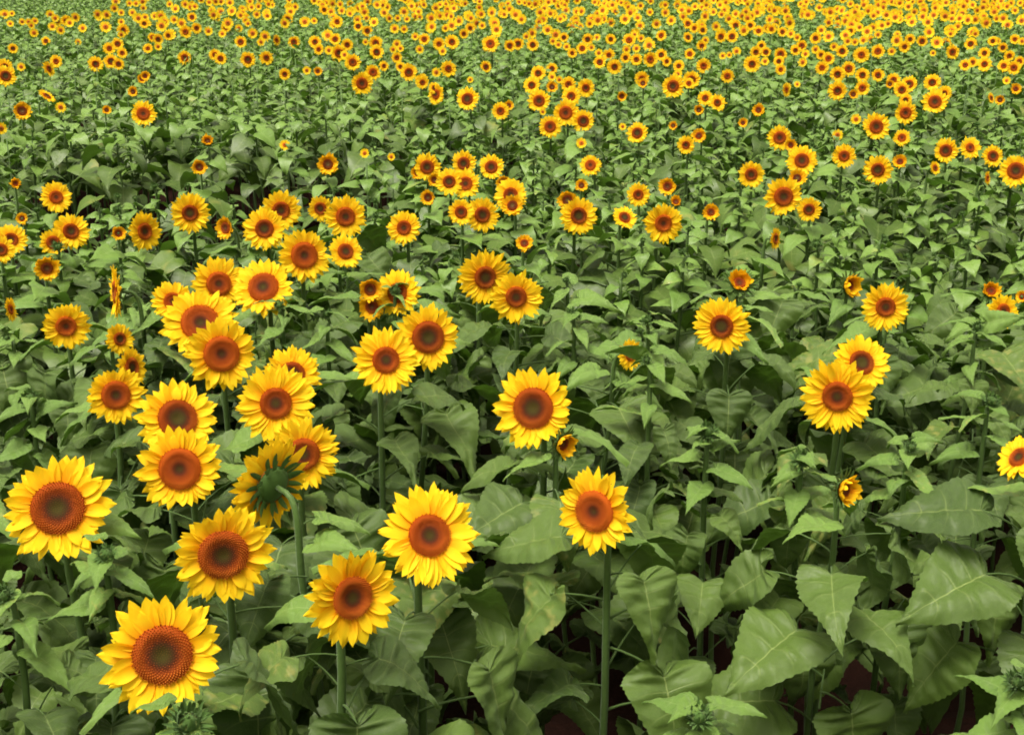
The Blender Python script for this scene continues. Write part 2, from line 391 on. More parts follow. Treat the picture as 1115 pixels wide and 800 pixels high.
# single leaves with stalks for the plants one sees close by: (small top leaf .. large lower leaf)
BIG = []
for i in range(16):
    BIG.append(leaf_part(r0, LEAVES, .93, r0.uniform(.4, .8), r0.uniform(.35, .9), [-.05, .15, .3, .45, .6, .75, .9, 1.05][i % 8], seg=6).mesh('leaf', [M_LEAF, M_STEM]))
BIGY = []
for i in range(7):
    BIGY.append(leaf_part(r0, YLEAF, 1.0, r0.uniform(.15, .3), r0.uniform(.4, .9), r0.uniform(-.35, .5), seg=5).mesh('leaf', [M_YOUNG, M_STEM]))

def leaf_plan(r, H, top, bud=False, low=.58):
    """where the leaves of a plant sit: (height, azimuth, size, young)"""
    out = []; a = r.uniform(0, 6.28); n = r.randint(22, 26) if not bud else r.randint(24, 30)
    z = top - (.03 if bud else .06)
    for i in range(n):
        t = (top - z) / max(top, .1)
        if bud: size = .07 + .15 * min(t / .4, 1) ** .9
        else: size = .115 + .145 * min(t / .22, 1) ** .8
        if t > .55: size *= 1 - (t - .55) * .5
        size *= r.uniform(.82, 1.2)
        out.append((z, a, size, (t < .16 if bud else t < .10)))
        a += 2.39996 + r.uniform(-.35, .35)
        z -= ((.014 + .045 * min(t / .5, 1)) if bud else (.026 + .036 * min(t / .5, 1))) * r.uniform(.8, 1.25)
        if z < low: break
    return out

def foliage_block(r, H, lib, seg=3, bud=False, keep=1., low=.45):
    """all the leaves of one plant as one part; the plant is H tall"""
    b = MB()
    for z, a, size, yg in leaf_plan(r, H, H, bud, low):
        if r.random() > keep: continue
        size *= .86
        lp = leaf_part(r, lib, size, size * (r.uniform(.45, .75) if not yg else .25), r.uniform(.25, .8), r.uniform(-.3, .6) if not yg else r.uniform(-.4, .4), seg=seg)
        M = Matrix.Translation((0, 0, z)) @ Matrix.Rotation(a, 4, 'Z')
        o = len(b.mi); b.merge(lp, M)
        for q in range(o, len(b.mi)):
            if b.mi[q] == 0 and yg: b.mi[q] = 2
    return b
FOL = [foliage_block(r0, 1.42, LEAF_SMALL).mesh('leaves', [M_LEAF, M_STEM, M_YOUNG]) for _ in range(12)]
HIGH = [foliage_block(r0, 1.42, LEAF_SMALL, low=.92).mesh('leaves', [M_LEAF, M_STEM, M_YOUNG]) for _ in range(6)]
FOLB = [foliage_block(r0, 1.38, LEAF_SMALL, bud=True).mesh('leaves', [M_LEAF, M_STEM, M_YOUNG]) for _ in range(12)]

# ------------------------------------------------------------------ the plants of the photograph
# x, y, width of the bloom in photo pixels; turn (+ to the right), tilt up, kind; a short name for the ones that stand out
# kinds: F full bloom, Y young bloom with dark disc, O half-opened bloom
NEAR = [
 (177,712,124,0,14,'F','biggest open sunflower, low in the picture, just above the large shut bud'),
 (243,603,104,4,14,'F','large open sunflower directly up and right of the biggest bloom'),
 (63,553,110,-3,30,'F','large sunflower with a broad brown disc sunk low, alone beside the left edge'),
 (467,583,108,6,26,'F','large sunflower with spiky petals, upper right of the one turned right beside it'),
 (383,650,104,26,12,'F','large sunflower turned right on a thick stem, lower left of a spiky one'),
 (648,556,88,-28,10,'F','sunflower turned left with its long petals on the right, above the big gap in leaves'),
 (581,444,86,-8,12,'F','oval sunflower with a wide orange disc, small half-open bloom under its right side'),
 (196,510,88,0,12,'F','round sunflower with dark ringed disc, covering the foot of the upward-looking one'),
 (193,456,82,6,34,'F','sunflower looking slightly up, its lower petals hidden by the dark-ringed round one'),
 (300,439,84,0,14,'F','round sunflower with dark-centred disc, a second bloom peeping over its top'),
 (330,494,78,8,12,'F','sunflower whose left petals touch the bloom that shows its green back'),
 (296,527,104,-142,8,'F','sunflower seen from behind, green calyx showing through its yellow petals'),
 (318,408,62,2,30,'F','sunflower almost hidden, only its upper petals over the round bloom below'),
 (126,430,60,0,10,'F','sunflower with a nearly black round disc, a side-on bloom behind it'),
 (143,400,44,52,10,'F','side-on yellow bloom tucked behind the black-centred sunflower'),
 (241,385,75,0,14,'F','lower front flower of the big overlapping cluster at the left'),
 (218,352,80,4,34,'F','middle flower of the left cluster, its large brown disc half covered'),
 (238,309,58,0,14,'F','upper right flower of the left cluster with dark disc centre'),
 (188,328,44,8,14,'F','upper left and smallest flower of the left cluster'),
 (287,313,64,-10,34,'F','wide brown-disc sunflower with a yellow-green bud rising in front'),
 (331,278,56,0,10,'F','round sunflower with big even brown disc, above right of the wide-disc one'),
 (376,274,37,6,32,'F','small flattened sunflower on a tall bare stem, under the round one'),
 (376,236,46,0,10,'F','round sunflower with a smaller bloom touching its left side'),
 (349,227,28,-8,10,'F','smaller bloom peeping out at the left of a round one'),
 (288,249,46,2,12,'F','round sunflower in front of another of its size, second line from the left cluster'),
 (306,229,42,-6,12,'F','round sunflower partly covered by its twin in front'),
 (207,232,43,0,12,'F','lone round sunflower with pointed petals above the left cluster'),
 (157,252,42,38,8,'F','sunflower turned right so its long petals stand at the left'),
 (246,248,25,-42,8,'Y','small young sunflower turned left with a nearly black disc'),
 (129,254,17,0,20,'Y','tiny young sunflower with dark disc between two larger blooms'),
 (127,318,56,-84,4,'F','sunflower seen edge-on with its curved neck to the right'),
 (130,369,34,32,12,'F','small sunflower turned right under the edge-on one'),
 (72,355,50,0,12,'F','lone round sunflower with a two-tone disc near the left edge'),
 (11,337,26,66,10,'F','little side-on bloom at the very left edge below mid height'),
 (51,292,27,-6,10,'Y','young sunflower with black heart-shaped disc near the left edge'),
 (77,252,40,6,14,'F','sunflower half hidden behind one that has a round bud before it'),
 (58,264,28,0,12,'F','sunflower whose disc is covered by a round green bud'),
 (61,215,34,0,12,'F','highest round sunflower near the left edge, dark hollow above it'),
 (12,261,33,0,12,'F','dark-disced sunflower by the left edge overlapping a cut-off bloom'),
 (1,272,30,-6,12,'F','sunflower cut in half by the left edge of the picture'),
 (24,238,13,0,20,'Y','tiny orange bloom above the dark-disced pair at the left edge'),
 (17,200,10,12,30,'O','tiny yellow opening bloom near the left edge under the dark hollow'),
 (420,392,72,0,14,'F','left one of the two touching round sunflowers in the middle, on a long stem'),
 (466,367,68,4,14,'F','right and higher one of the two touching round sunflowers in the middle'),
 (433,319,50,-14,18,'F','sunflower crossed by a green stem and small leaf, behind two small blooms'),
 (405,334,31,-2,10,'Y','small black-disced bloom in front of the leaf-crossed sunflower'),
 (403,315,28,0,14,'F','small bloom just over the black-disced little one'),
 (528,302,60,6,10,'F','left and higher one of the two touching sunflowers right of the middle'),
 (562,323,55,-2,10,'F','right and lower one of the two touching sunflowers right of the middle'),
 (440,248,37,0,14,'F','lone ragged sunflower with a nibbled disc between two flower groups'),
 (786,355,62,0,12,'F','lone sunflower with a perfectly round brown disc in the sparse green area'),
 (912,431,80,-4,10,'F','bright sunflower with an orange ringed disc, front one of the right pair'),
 (938,395,60,20,34,'F','rear one of the right pair, looking up with a dark brown disc'),
 (964,334,52,4,14,'F','lone sunflower with orange-green disc above the right pair'),
 (924,311,22,48,8,'O','small bloom half out of its bud, facing right, left of a lone flower'),
 (919,533,28,52,8,'O','half-opened yellow bloom with long spiky bracts beneath the right pair'),
 (1110,498,52,-50,40,'F','side-on yellow bloom cut by the right edge of the picture'),
 (1092,338,36,34,14,'F','sunflower with a leaf across its lower half near the right edge'),
 (1079,317,17,0,24,'O','little spiky bud just opening beside the leaf-crossed bloom at the right'),
 (1113,323,14,-30,14,'Y','orange sliver of bloom at the right edge above the leaf-crossed one'),
 (805,308,23,10,44,'O','small half-open yellow bloom above the lone round-disced sunflower'),
 (686,386,34,42,10,'F','small C-shaped bloom with a leaf over its middle, in the green area'),
 (613,483,25,42,0,'O','small half-open bloom under the right side of the oval sunflower'),
 (722,243,43,6,10,'F','largest bloom of the middle right, round orange disc, tall bare stem'),
 (680,237,27,24,40,'F','flattened little bloom tilted upward left of a larger round one'),
 (695,212,25,0,12,'F','small round bloom directly above the flattened tilted one'),
 (727,203,20,0,14,'Y','small round bloom up and right of another, over the largest of the group'),
 (630,235,40,14,14,'F','sunflower crossed by a thin stem with a smaller bloom at its upper left'),
 (618,218,22,-6,10,'Y','young dark-disced bloom on the stem that crosses the sunflower behind'),
 (633,202,14,0,14,'F','tiny bloom above the stem-crossed sunflower'),
 (774,231,19,0,12,'Y','lone small young bloom with dark disc on a tall stem'),
 (736,220,11,0,30,'O','green round bud with a yellow hint beside the small round blooms'),
 (571,265,19,0,20,'Y','small dark young bloom above the touching pair right of the middle'),
 (844,260,24,66,6,'F','thin yellow side-on bloom alone among the green leaves'),
 (853,214,40,0,12,'F','big round bloom with ringed disc, largest of three touching at the right'),
 (881,228,27,0,12,'F','lower right bloom of the three touching ones at the right'),
 (868,194,20,8,20,'F','bloom peeping over the ringed-disc one in the trio at the right'),
 (873,175,33,0,12,'F','round bloom with greenish disc centre above the trio at the right'),
 (818,190,28,4,12,'F','bloom with two buds before it, left of the trio at the right'),
 (525,234,38,16,12,'F','sunflower with nibbled disc overlapping a smaller one at its left'),
 (502,231,28,0,12,'F','smaller bloom overlapped by the nibbled sunflower'),
 (556,212,36,2,18,'F','sunflower behind a young dark bloom, end of the middle group'),
 (558,224,24,-4,16,'Y','young bloom in dark bracts in front of a bigger sunflower'),
 (507,200,31,0,12,'F','round bloom with brown disc at the heart of the middle upper group'),
 (489,198,30,-10,12,'F','bloom just left of the round one at the heart of the middle group'),
 (473,196,16,0,16,'F','small bloom squeezed at the lower left of the middle upper group'),
 (466,215,17,0,12,'Y','small young bloom standing alone below the middle upper group'),
 (548,199,17,0,16,'Y','small bloom above the sunflower at the end of the middle group'),
 (956,185,32,0,12,'F','round orange-disced bloom on a tall bare stem, upper right'),
 (1106,186,35,0,12,'F','big round bloom cut by the right edge, upper part'),
 (1075,194,15,70,10,'F','yellow sliver of a side-on bloom by the right edge'),
 (919,170,26,0,10,'F','small even round bloom between the ringed trio and the tall-stemmed one'),
 (156,124,27,0,12,'F','lone round sunflower above the dark hollow at the left'),
 (51,105,20,60,50,'F','long yellow side-on bloom above the dark hollow, no disc showing'),
 (24,121,20,0,26,'Y','flattened bloom near the left edge above the dark hollow'),
 (357,179,23,6,14,'Y','lone little bloom in front of the dark hollow, right part'),
 (217,182,18,0,16,'Y','young black-disced bloom in front of the dark hollow'),
 (226,154,11,0,26,'O','tiny opening bloom between the black-disced young one and the hollow'),
 (155,86,12,0,14,'Y','tiny orange bloom above the lone round one over the dark hollow'),
 (145,100,12,-20,14,'Y','tiny withered bloom touching the lone round one over the hollow'),
]
FAR = """
66 117 8 O;116 120 10 Y;310 158 8 O;397 167 7 O;426 171 6 O;1 140 9 O
465 182 29;455 188 17;505 178 27;535 182 27;394 91 24;475 103 22 -40;460 90 14;509 108 25;545 121 19;554 115 11
586 80 17;601 75 13;579 93 19;601 95 13;609 87 8 Y;619 92 17;638 96 20;587 110 24;622 105 22;616 123 28;635 132 24;599 138 24;591 122 7 Y
677 105 12;678 138 8 Y;694 145 23;733 137 10;747 158 20;761 148 16;768 107 17;781 112 19;761 120 12;809 134 11 Y;826 120 14;633 156 8 O
643 180 23;733 94 25;750 91 12;700 91 11;734 94 12;699 86 16
856 98 15 55;868 92 7;912 99 21;929 103 11;939 96 16;969 92 10;982 98 16;990 92 18;986 109 14;986 123 24;1015 90 19;1018 111 27;1028 102 17
1079 107 12 60;1089 109 11;1106 97 12;954 138 29;982 150 18;849 150 26;861 158 14;980 176 16;932 130 8 O;912 147 8 O;1030 164 26;1056 161 24 30;1081 170 23 22;1018 183 15 50
6 83 22;5 73 18;23 73 9;14 53 11;50 45 10;85 46 7;61 67 14;53 75 17 50;117 32 6;128 48 13;119 53 14;133 58 12;121 67 16;129 70 13;104 70 17
158 83 11;161 53 11;172 51 9;166 41 10;172 43 12;183 39 11;201 63 15;234 60 13;240 64 14;270 65 17;262 46 13;242 37 9
290 63 15;284 46 9;301 44 12 50;320 46 13;310 81 13;334 77 9;346 78 10;343 46 14;347 54 12;358 55 10;365 43 13;378 49 13;369 58 19;384 68 18;375 60 10
406 79 17;418 72 11;398 46 7;409 47 15;410 57 16;432 48 10;428 54 8;436 53 8;432 63 12;436 73 11;445 79 19;459 88 15;457 54 10;473 96 13;475 79 10;488 75 18 20;512 87 7;529 73 13 25
452 40 9;462 43 13;478 48 14;492 46 16;482 56 9;534 48 19;555 50 13;541 37 9;505 37 11
564 48 13;580 49 14;573 40 9;602 45 9;608 49 8;614 41 11;617 51 9;623 58 11;640 43 13;634 53 13;644 52 8;650 41 8;652 58 9;665 43 12;653 68 14;663 60 13;669 73 17
685 44 15;691 38 9;698 42 9;706 45 9;682 54 10;693 53 9;681 63 12;693 65 13;708 65 16;720 60 13;726 67 11;720 39 12;749 41 12 30;764 50 12;768 44 9;751 59 12;766 72 16;739 72 13;738 81 10;753 87 19
792 83 15;819 70 19;785 40 13;797 40 14;823 57 13;834 57 11;802 56 10;794 60 7;787 61 8;829 50 11;833 67 9;601 84 9
852 35 11;861 37 10;868 41 9;888 42 13;873 50 12;866 55 12;877 59 10;874 68 10;850 59 14;850 76 12;848 67 12;857 95 9;894 60 11;902 64 14;888 54 10;917 56 14;908 51 10;938 60 18;956 56 15;895 74 15;912 81 17;924 75 16;939 82 16;956 82 14;973 87 15;981 97 16
971 56 9;985 51 13;991 43 12;1004 45 12;977 38 9;956 38 9;923 45 10;931 46 9;940 44 10;948 43 9;1030 47 12;1037 57 16 30;1016 58 7;1057 48 14;1051 71 13;1059 68 11;1072 70 16;1072 58 13;1081 45 11;1086 45 8;1092 52 11;1099 61 12;1093 72 14;1104 74 15;1110 67 11;1105 43 11;1113 45 9;1096 88 6 O;1035 37 9;1062 37 9
13 15 7;37 36 10;11 26 8;24 24 8;31 24 8;38 23 8;34 28 8;60 20 9;72 23 12;57 29 10;66 33 10;90 31 10;108 19 9;126 2 10;132 14 8;132 24 8;134 33 14;132 38 9
144 14 9;148 19 9;158 19 9;157 26 11;148 4 8;156 9 8;177 23 9;209 19 11;214 31 12;202 35 14;227 34 10;230 12 8;246 30 11;260 31 9;262 17 9;268 19 9;264 10 9;270 26 8
313 21 12;334 23 8;342 23 8;367 24 13;353 11 11;390 29 11;400 34 12;399 20 9;381 15 9;440 32 9;512 31 12;485 31 9;525 28 9;549 16 9;433 20 8;443 21 8;457 19 8
610 21 9;627 21 9;642 26 10;632 29 8;749 26 12;756 31 11;765 33 11;801 28 12;817 28 12;826 34 12;836 31 11;840 32 11;926 34 12;936 30 10;958 28 10;967 26 9;1043 29 10
"""
BUDS_AT = """
63 269 17;105 223 10;128 214 10;147 216 9;168 203 10;204 202 9;253 219 11;7 368 15;304 332 17;365 207 9;381 212 9;408 219 10;409 235 11;356 342 20;430 316 16
804 202 12;803 218 8;889 266 17;1088 194 10;1067 210 9;33 433 26;873 500 30;1080 436 27;992 487 22;770 470 30;115 603 34;4 648 30;205 786 56;761 780 40;1108 742 34
99 116 7;74 140 8;169 107 7;141 107 7;269 128 9;255 135 7;406 157 7;674 129 8;787 130 7;578 140 7;581 168 8;580 183 8;626 182 9;691 110 6;696 175 7;766 179 8;938 120 6;903 143 7;947 150 7;956 151 7;1000 145 6
39 79 7;82 82 5;597 61 6;623 342 17;704 349 14;665 216 10;704 392 14;1064 356 15;700 262 10;750 250 9;912 250 9;600 262 9
"""
def place_head(px, py, d, z0, j):
    """centre of a bloom and its radius in metres from where and how wide it shows"""
    z = z0
    c = at(px, py, z); dep = px_of(c)[2]
    return c, d * dep / F_PX / 2

ITEMS = []       # dict(kind, c, rad, yaw, pitch, px, py, label)
hr = random.Random(5)
for x, y, d, yaw, pit, k, lab in NEAR:
    ITEMS.append(dict(k=k, px=x, py=y, d=d, yaw=yaw, pit=pit, label=lab))
for line in FAR.replace('\n', ';').split(';'):
    q = line.split()
    if not q: continue
    k = 'F'; yaw = hr.uniform(-14, 14)
    for e in q[3:]:
        if e in 'FYO': k = e
        else: yaw = float(e)
    ITEMS.append(dict(k=k, px=float(q[0]), py=float(q[1]), d=float(q[2]), yaw=yaw, pit=hr.uniform(6, 22), label=None))
ITEMS.sort(key=lambda i: -i['d'])
nf = 0
for i in ITEMS:
    base = {'F': 1.47, 'Y': 1.44, 'O': 1.42}[i['k']]
    z = base + hr.uniform(-.05, .05)
    # a smaller bloom than its neighbours of the same depth stands no taller: keep heads of odd size near the common plane
    c, rad = place_head(i['px'], i['py'], i['d'], z, 0)
    if i['label'] and abs(i['yaw']) < 16: i['yaw'] += hr.uniform(-13, 13); i['pit'] += hr.uniform(-9, 10)
    if i['k'] == 'F' and rad < .052 and abs(i['yaw']) < 30: i['k'] = 'Y'
    i['c'] = c; i['rad'] = rad * {'F': 1.05, 'Y': 1.12, 'O': 1.6}[i['k']]
SINGLE = ITEMS[:300]; REST = ITEMS[300:]
BUDI = []
EXTRA = {(704, 392): [(176, -10, .13, -.01)], (1064, 356): [(-4, -8, .15, -.0)]}
for line in BUDS_AT.replace('\n', ';').split(';'):
    q = line.split()
    if q:
        x, y, d = map(float, q); zb = 1.44 + hr.uniform(-.04, .04); c, rad = place_head(x, y, d, 1.50 if (int(x), int(y)) in EXTRA else zb, 0)
        BUDI.append(dict(k='B', px=x, py=y, d=d, c=c, rad=min(rad, .045) * .68, yaw=hr.uniform(-40, 40), pit=hr.uniform(20, 75), label=None, extra=EXTRA.get((int(x), int(y)), ())))

# ------------------------------------------------------------------ ground
def ground():
    b = MB(); xs = [-400, -120, -40, -20, -10] + [x * .2 for x in range(-40, 41)] + [10, 20, 40, 120, 400]
    ys = [-200, -20, -4] + [y * .2 for y in range(0, 76)] + [18, 25, 40, 80, 200, 900]
    g = random.Random(3); V = []
    for x in xs:
        for y in ys:
            near = abs(x) < 9 and 0 < y < 16
            z = (.05 * math.sin(y * 2 * math.pi / .75 + .4 * math.sin(x)) + g.uniform(-.025, .025)) if near else 0
            V.append((x, y, z))
    b.add(V, grid_faces(len(xs), len(ys)), [(0, 0)] * len(V))
    o = bpy.data.objects.new('ground', b.mesh('ground', [M_SOIL])); C.objects.link(o); o['kind'] = 'structure'
ground()

# ------------------------------------------------------------------ building one plant
def link(name, me, parent=None):
    o = bpy.data.objects.new(name, me); C.objects.link(o)
    if parent: o.parent = parent
    return o
def head_axes(c, yaw, pit):
    """rotation whose +Z is the way the bloom looks: towards the camera's side, turned by yaw, tilted up by pitch"""
    to = Vector((CAM.x - c.x, CAM.y - c.y, 0)).normalized()
    to = Quaternion((0, 0, 1), R(yaw)) @ to
    n = (to * math.cos(R(pit)) + Vector((0, 0, 1)) * math.sin(R(pit))).normalized()
    return n, to
def stem_mesh(base, c, n, rad, dr, back, r, thick, seg=8):
    """stem from the ground to the back of the bloom, in the plant's own axes (base at the origin)"""
    top = c - n * back - base
    neck = Vector((0, 0, top.z - .10)) + Vector((top.x, top.y, 0)) * .25
    k = r.uniform(-.05, .05); k2 = r.uniform(-.05, .05)
    pts = [Vector((0, 0, -.03)), Vector((k, k2, neck.z * .33)), Vector((k * .6, -k2 * .5, neck.z * .66)), neck * .92, neck + Vector((0, 0, .0))]
    nb = top - n * .03
    for t in (.25, .5, .75, 1):
        a = neck * (1 - t) ** 2 + (neck + Vector((0, 0, .085)) ) * 2 * t * (1 - t) * 1.0 + nb * t * t
        pts.append(a)
    pts.append(top + n * .01)
    m = len(pts); rr = [thick * (1.25 - .55 * i / (m - 1)) for i in range(m)]
    return tube(pts, rr, seg).mesh('stem', [M_STEM])

pr = random.Random(21)
def make_plant(it, name, near):
    c, rad, k = it['c'], it['rad'], it['k']
    n, to = head_axes(c, it['yaw'], it['pit'])
    base = Vector((c.x, c.y, 0)) - Vector((to.x, to.y, 0)) * ((.07 + rad * .3) if k in 'FY' else .02) + Vector((pr.uniform(-.015, .015), pr.uniform(-.015, .015), 0))
    root = bpy.data.objects.new(name, None); C.objects.link(root); root.location = base; root.empty_display_size = .1
    local = c - base
    bud = k in 'BL'
    sc = rad if k != 'B' and k != 'L' else rad * 1.0
    back = {'F': .19, 'Y': .2, 'O': .22, 'B': .5, 'L': .5}[k] * sc
    seg = 8 if near else 5
    if k == 'F' or k == 'Y': thick = .0075 + .02 * min(rad, .12) 
    else: thick = .0085
    link('stem', stem_mesh(base, c, n, rad, .46, back, pr, thick * .9, seg), root)
    rot = n.to_track_quat('Z', 'Y') @ Quaternion((0, 0, 1), pr.uniform(0, 6.28))
    M = Matrix.LocRotScale(local, rot, Vector((sc, sc, sc)))
    if bud:
        o = link('bud', BUDS[pr.randrange(5)], root); o.matrix_local = M
    else:
        lib = {'F': FULL, 'Y': YOUNG, 'O': OPENING}[k]
        q = pr.randrange(9 if k == 'F' else len(lib)); lb = it['label'] or ''
        if k == 'F' and any(t in lb for t in ('wide', 'broad', 'large brown', 'big')): q = 3
        s = lib[q]
        h = link('flower_head', s[2], root); h.matrix_local = M
        link('petals', s[0], h); link('seed_disc', s[1], h)
    # leaves
    top = c.z - (.01 if bud else .03 + rad * .25)
    if near:
        for az, tilt, size, dz in it.get('extra', ()):       # a leaf that reaches across the bloom beside it
            o = link('leaf', BIGY[0], root); o.location = (0, 0, c.z + dz); o.rotation_euler = (R(40), R(tilt), R(az)); o.scale = (size,) * 3
        for z, a, size, yg in leaf_plan(pr, c.z, top + .05, k == 'B'):
            if k == 'L' and z > top - .06: yg = True; size *= .8
            if yg: me = BIGY[pr.randrange(len(BIGY))]
            else: me = BIG[pr.randrange(len(BIG))]
            # keep the leaves just under a bloom off its face
            if not bud and z > c.z - rad * 1.6 - .05 and abs(((a - math.atan2(to.y, to.x) + math.pi) % (2 * math.pi)) - math.pi) < .9: continue
            o = link('leaf', me, root)
            o.location = (0, 0, z); o.rotation_euler = (pr.uniform(-.15, .15), pr.uniform(-.25, .25), a); o.scale = (size,) * 3
    else:
        me = (FOLB if bud else FOL)[pr.randrange(12)]
        if it.get('high') or (95 < it['py'] < 150 and it['px'] < 460): me = HIGH[pr.randrange(6)]
        o = link('leaves', me, root); o.rotation_euler = (0, 0, pr.uniform(0, 6.28)); s = top / (1.38 if bud else 1.42)
        o.scale = (s * pr.uniform(.95, 1.1), s * pr.uniform(.95, 1.1), s)
    return root

# ------------------------------------------------------------------ plants without a bloom between them
HOLLOWS = [(90, 188, 90, 42), (230, 180, 100, 48), (350, 172, 95, 44), (735, 580, 72, 125), (620, 700, 40, 45), (715, 470, 60, 45), (490, 325, 26, 22), (1035, 308, 85, 22), (1010, 390, 40, 36),
           (905, 300, 20, 16), (40, 480, 40, 25), (890, 118, 22, 8), (800, 95, 20, 7), (980, 620, 50, 60)]
def hollow(px, py):
    return any(((px - a) / b) ** 2 + ((py - c_) / d) ** 2 < 1 for a, c_, b, d in HOLLOWS)
taken = [(i['c'].x, i['c'].y) for i in ITEMS + BUDI]
cell = {}
def put(x, y): cell.setdefault((int(x * 2), int(y * 2)), []).append((x, y))
for q in taken: put(*q)
def free(x, y, d):
    cx, cy_ = int(x * 2), int(y * 2)
    return all((x - a) ** 2 + (y - b) ** 2 > d * d for i in (-1, 0, 1) for j in (-1, 0, 1) for a, b in cell.get((cx + i, cy_ + j), ()))
fr = random.Random(99)
FILL = []
for tries in range(9000):
    dep = math.sqrt(fr.uniform(2.2 ** 2, 10.4 ** 2)); x = fr.uniform(-.44, .44) * dep; x += fr.choice([-1, 1]) * .1
    z = (1.39 if dep < 5 else 1.42) + fr.uniform(-.12, .04)
    # depth along the view to a place on that height
    y = (dep - (CAM.z - z) * math.sin(PITCH)) / math.cos(PITCH)
    if y < 1.9: continue
    p = Vector((x, y, z)); sx, sy, dd = px_of(p)
    if not (-110 < sx < 1225 and sy < 840): continue
    if hollow(sx, sy): continue
    if not free(x, y, .29 if dep > 4.5 else (.52 if sx > 620 and sy > 430 else .36)): continue
    put(x, y)
    dd and FILL.append(dict(k='L', px=sx, py=sy, d=.07 * F_PX / dd, c=p, rad=fr.uniform(.011, .019), yaw=fr.uniform(-90, 90), pit=fr.uniform(40, 85), label=None, high=sy < 150 and sx < 460))

# ------------------------------------------------------------------ labels that single each plant out
ORD = ['first', 'second', 'third', 'fourth', 'fifth', 'sixth', 'seventh', 'eighth', 'ninth', 'tenth', 'eleventh', 'twelfth', 'thirteenth', 'fourteenth', 'fifteenth', 'sixteenth', 'seventeenth', 'eighteenth', 'nineteenth', 'twentieth']
COLS = ['far left', 'centre left', 'centre', 'centre right', 'far right']
def band_labels(items, noun, edges, rows):
    """rows of the photograph from its top edge down; inside a row and a fifth of the width, counted from the left"""
    cells = {}
    for i in items:
        ri = sum(1 for e in edges if i['py'] > e); ci = max(0, min(4, int(i['px'] / W_PX * 5)))
        cells.setdefault((ri, ci), []).append(i)
    for (ri, ci), L in cells.items():
        L.sort(key=lambda i: i['px'])
        for n_, i in enumerate(L):
            i['label'] = f"{noun(i)}, {ORD[n_] + ' from left' if len(L) > 1 else 'alone'} in {rows[ri]}, {COLS[ci]}"
def flower_noun(i):
    if i['k'] == 'O': return 'tiny half-opened sunflower'
    if i['k'] == 'Y': return 'young dark-disced sunflower'
    if abs(i['yaw']) > 28: return 'open sunflower turned ' + ('right' if i['yaw'] > 0 else 'left')
    return ('big round' if i['d'] > 22 else 'round' if i['d'] > 14 else 'small round') + ' open sunflower'
band_labels([i for i in SINGLE if i['label'] is None], flower_noun, [12, 20, 28, 36, 43, 49, 56, 64, 74, 86, 100, 118, 142, 200],
            [f'{o} flower strip down' for o in ORD[:15]])
band_labels(BUDI, lambda i: 'sunflower with ' + ('large spiky green bud' if i['d'] > 24 else 'small green bud'), [150, 240, 400, 600],
            [f'{o} height band' for o in ['top', 'second', 'middle', 'fourth', 'bottom']])
inframe = [i for i in FILL]
band_labels(inframe, lambda i: 'flowerless leafy sunflower plant', [118, 140, 165, 190, 225, 270, 330, 400, 500, 620, 760],
            [f'{o} leafy strip down' for o in ORD[:12]])

for i in SINGLE:
    near = i['d'] > 44 or i['py'] > 300
    o = make_plant(i, 'sunflower', near)
    o['label'] = i['label']; o['category'] = 'sunflower'; o['group'] = 'blooming sunflowers in the field'
for i in BUDI:
    o = make_plant(i, 'budding_sunflower', i['py'] > 300)
    o['label'] = i['label']; o['category'] = 'budding sunflower'; o['group'] = 'budding sunflowers among the blooms'
for i in FILL:
    o = make_plant(i, 'leafy_sunflower', i['py'] > 300)
    o['label'] = i['label']; o['category'] = 'leafy sunflower'; o['group'] = 'leafy sunflowers without a bloom'

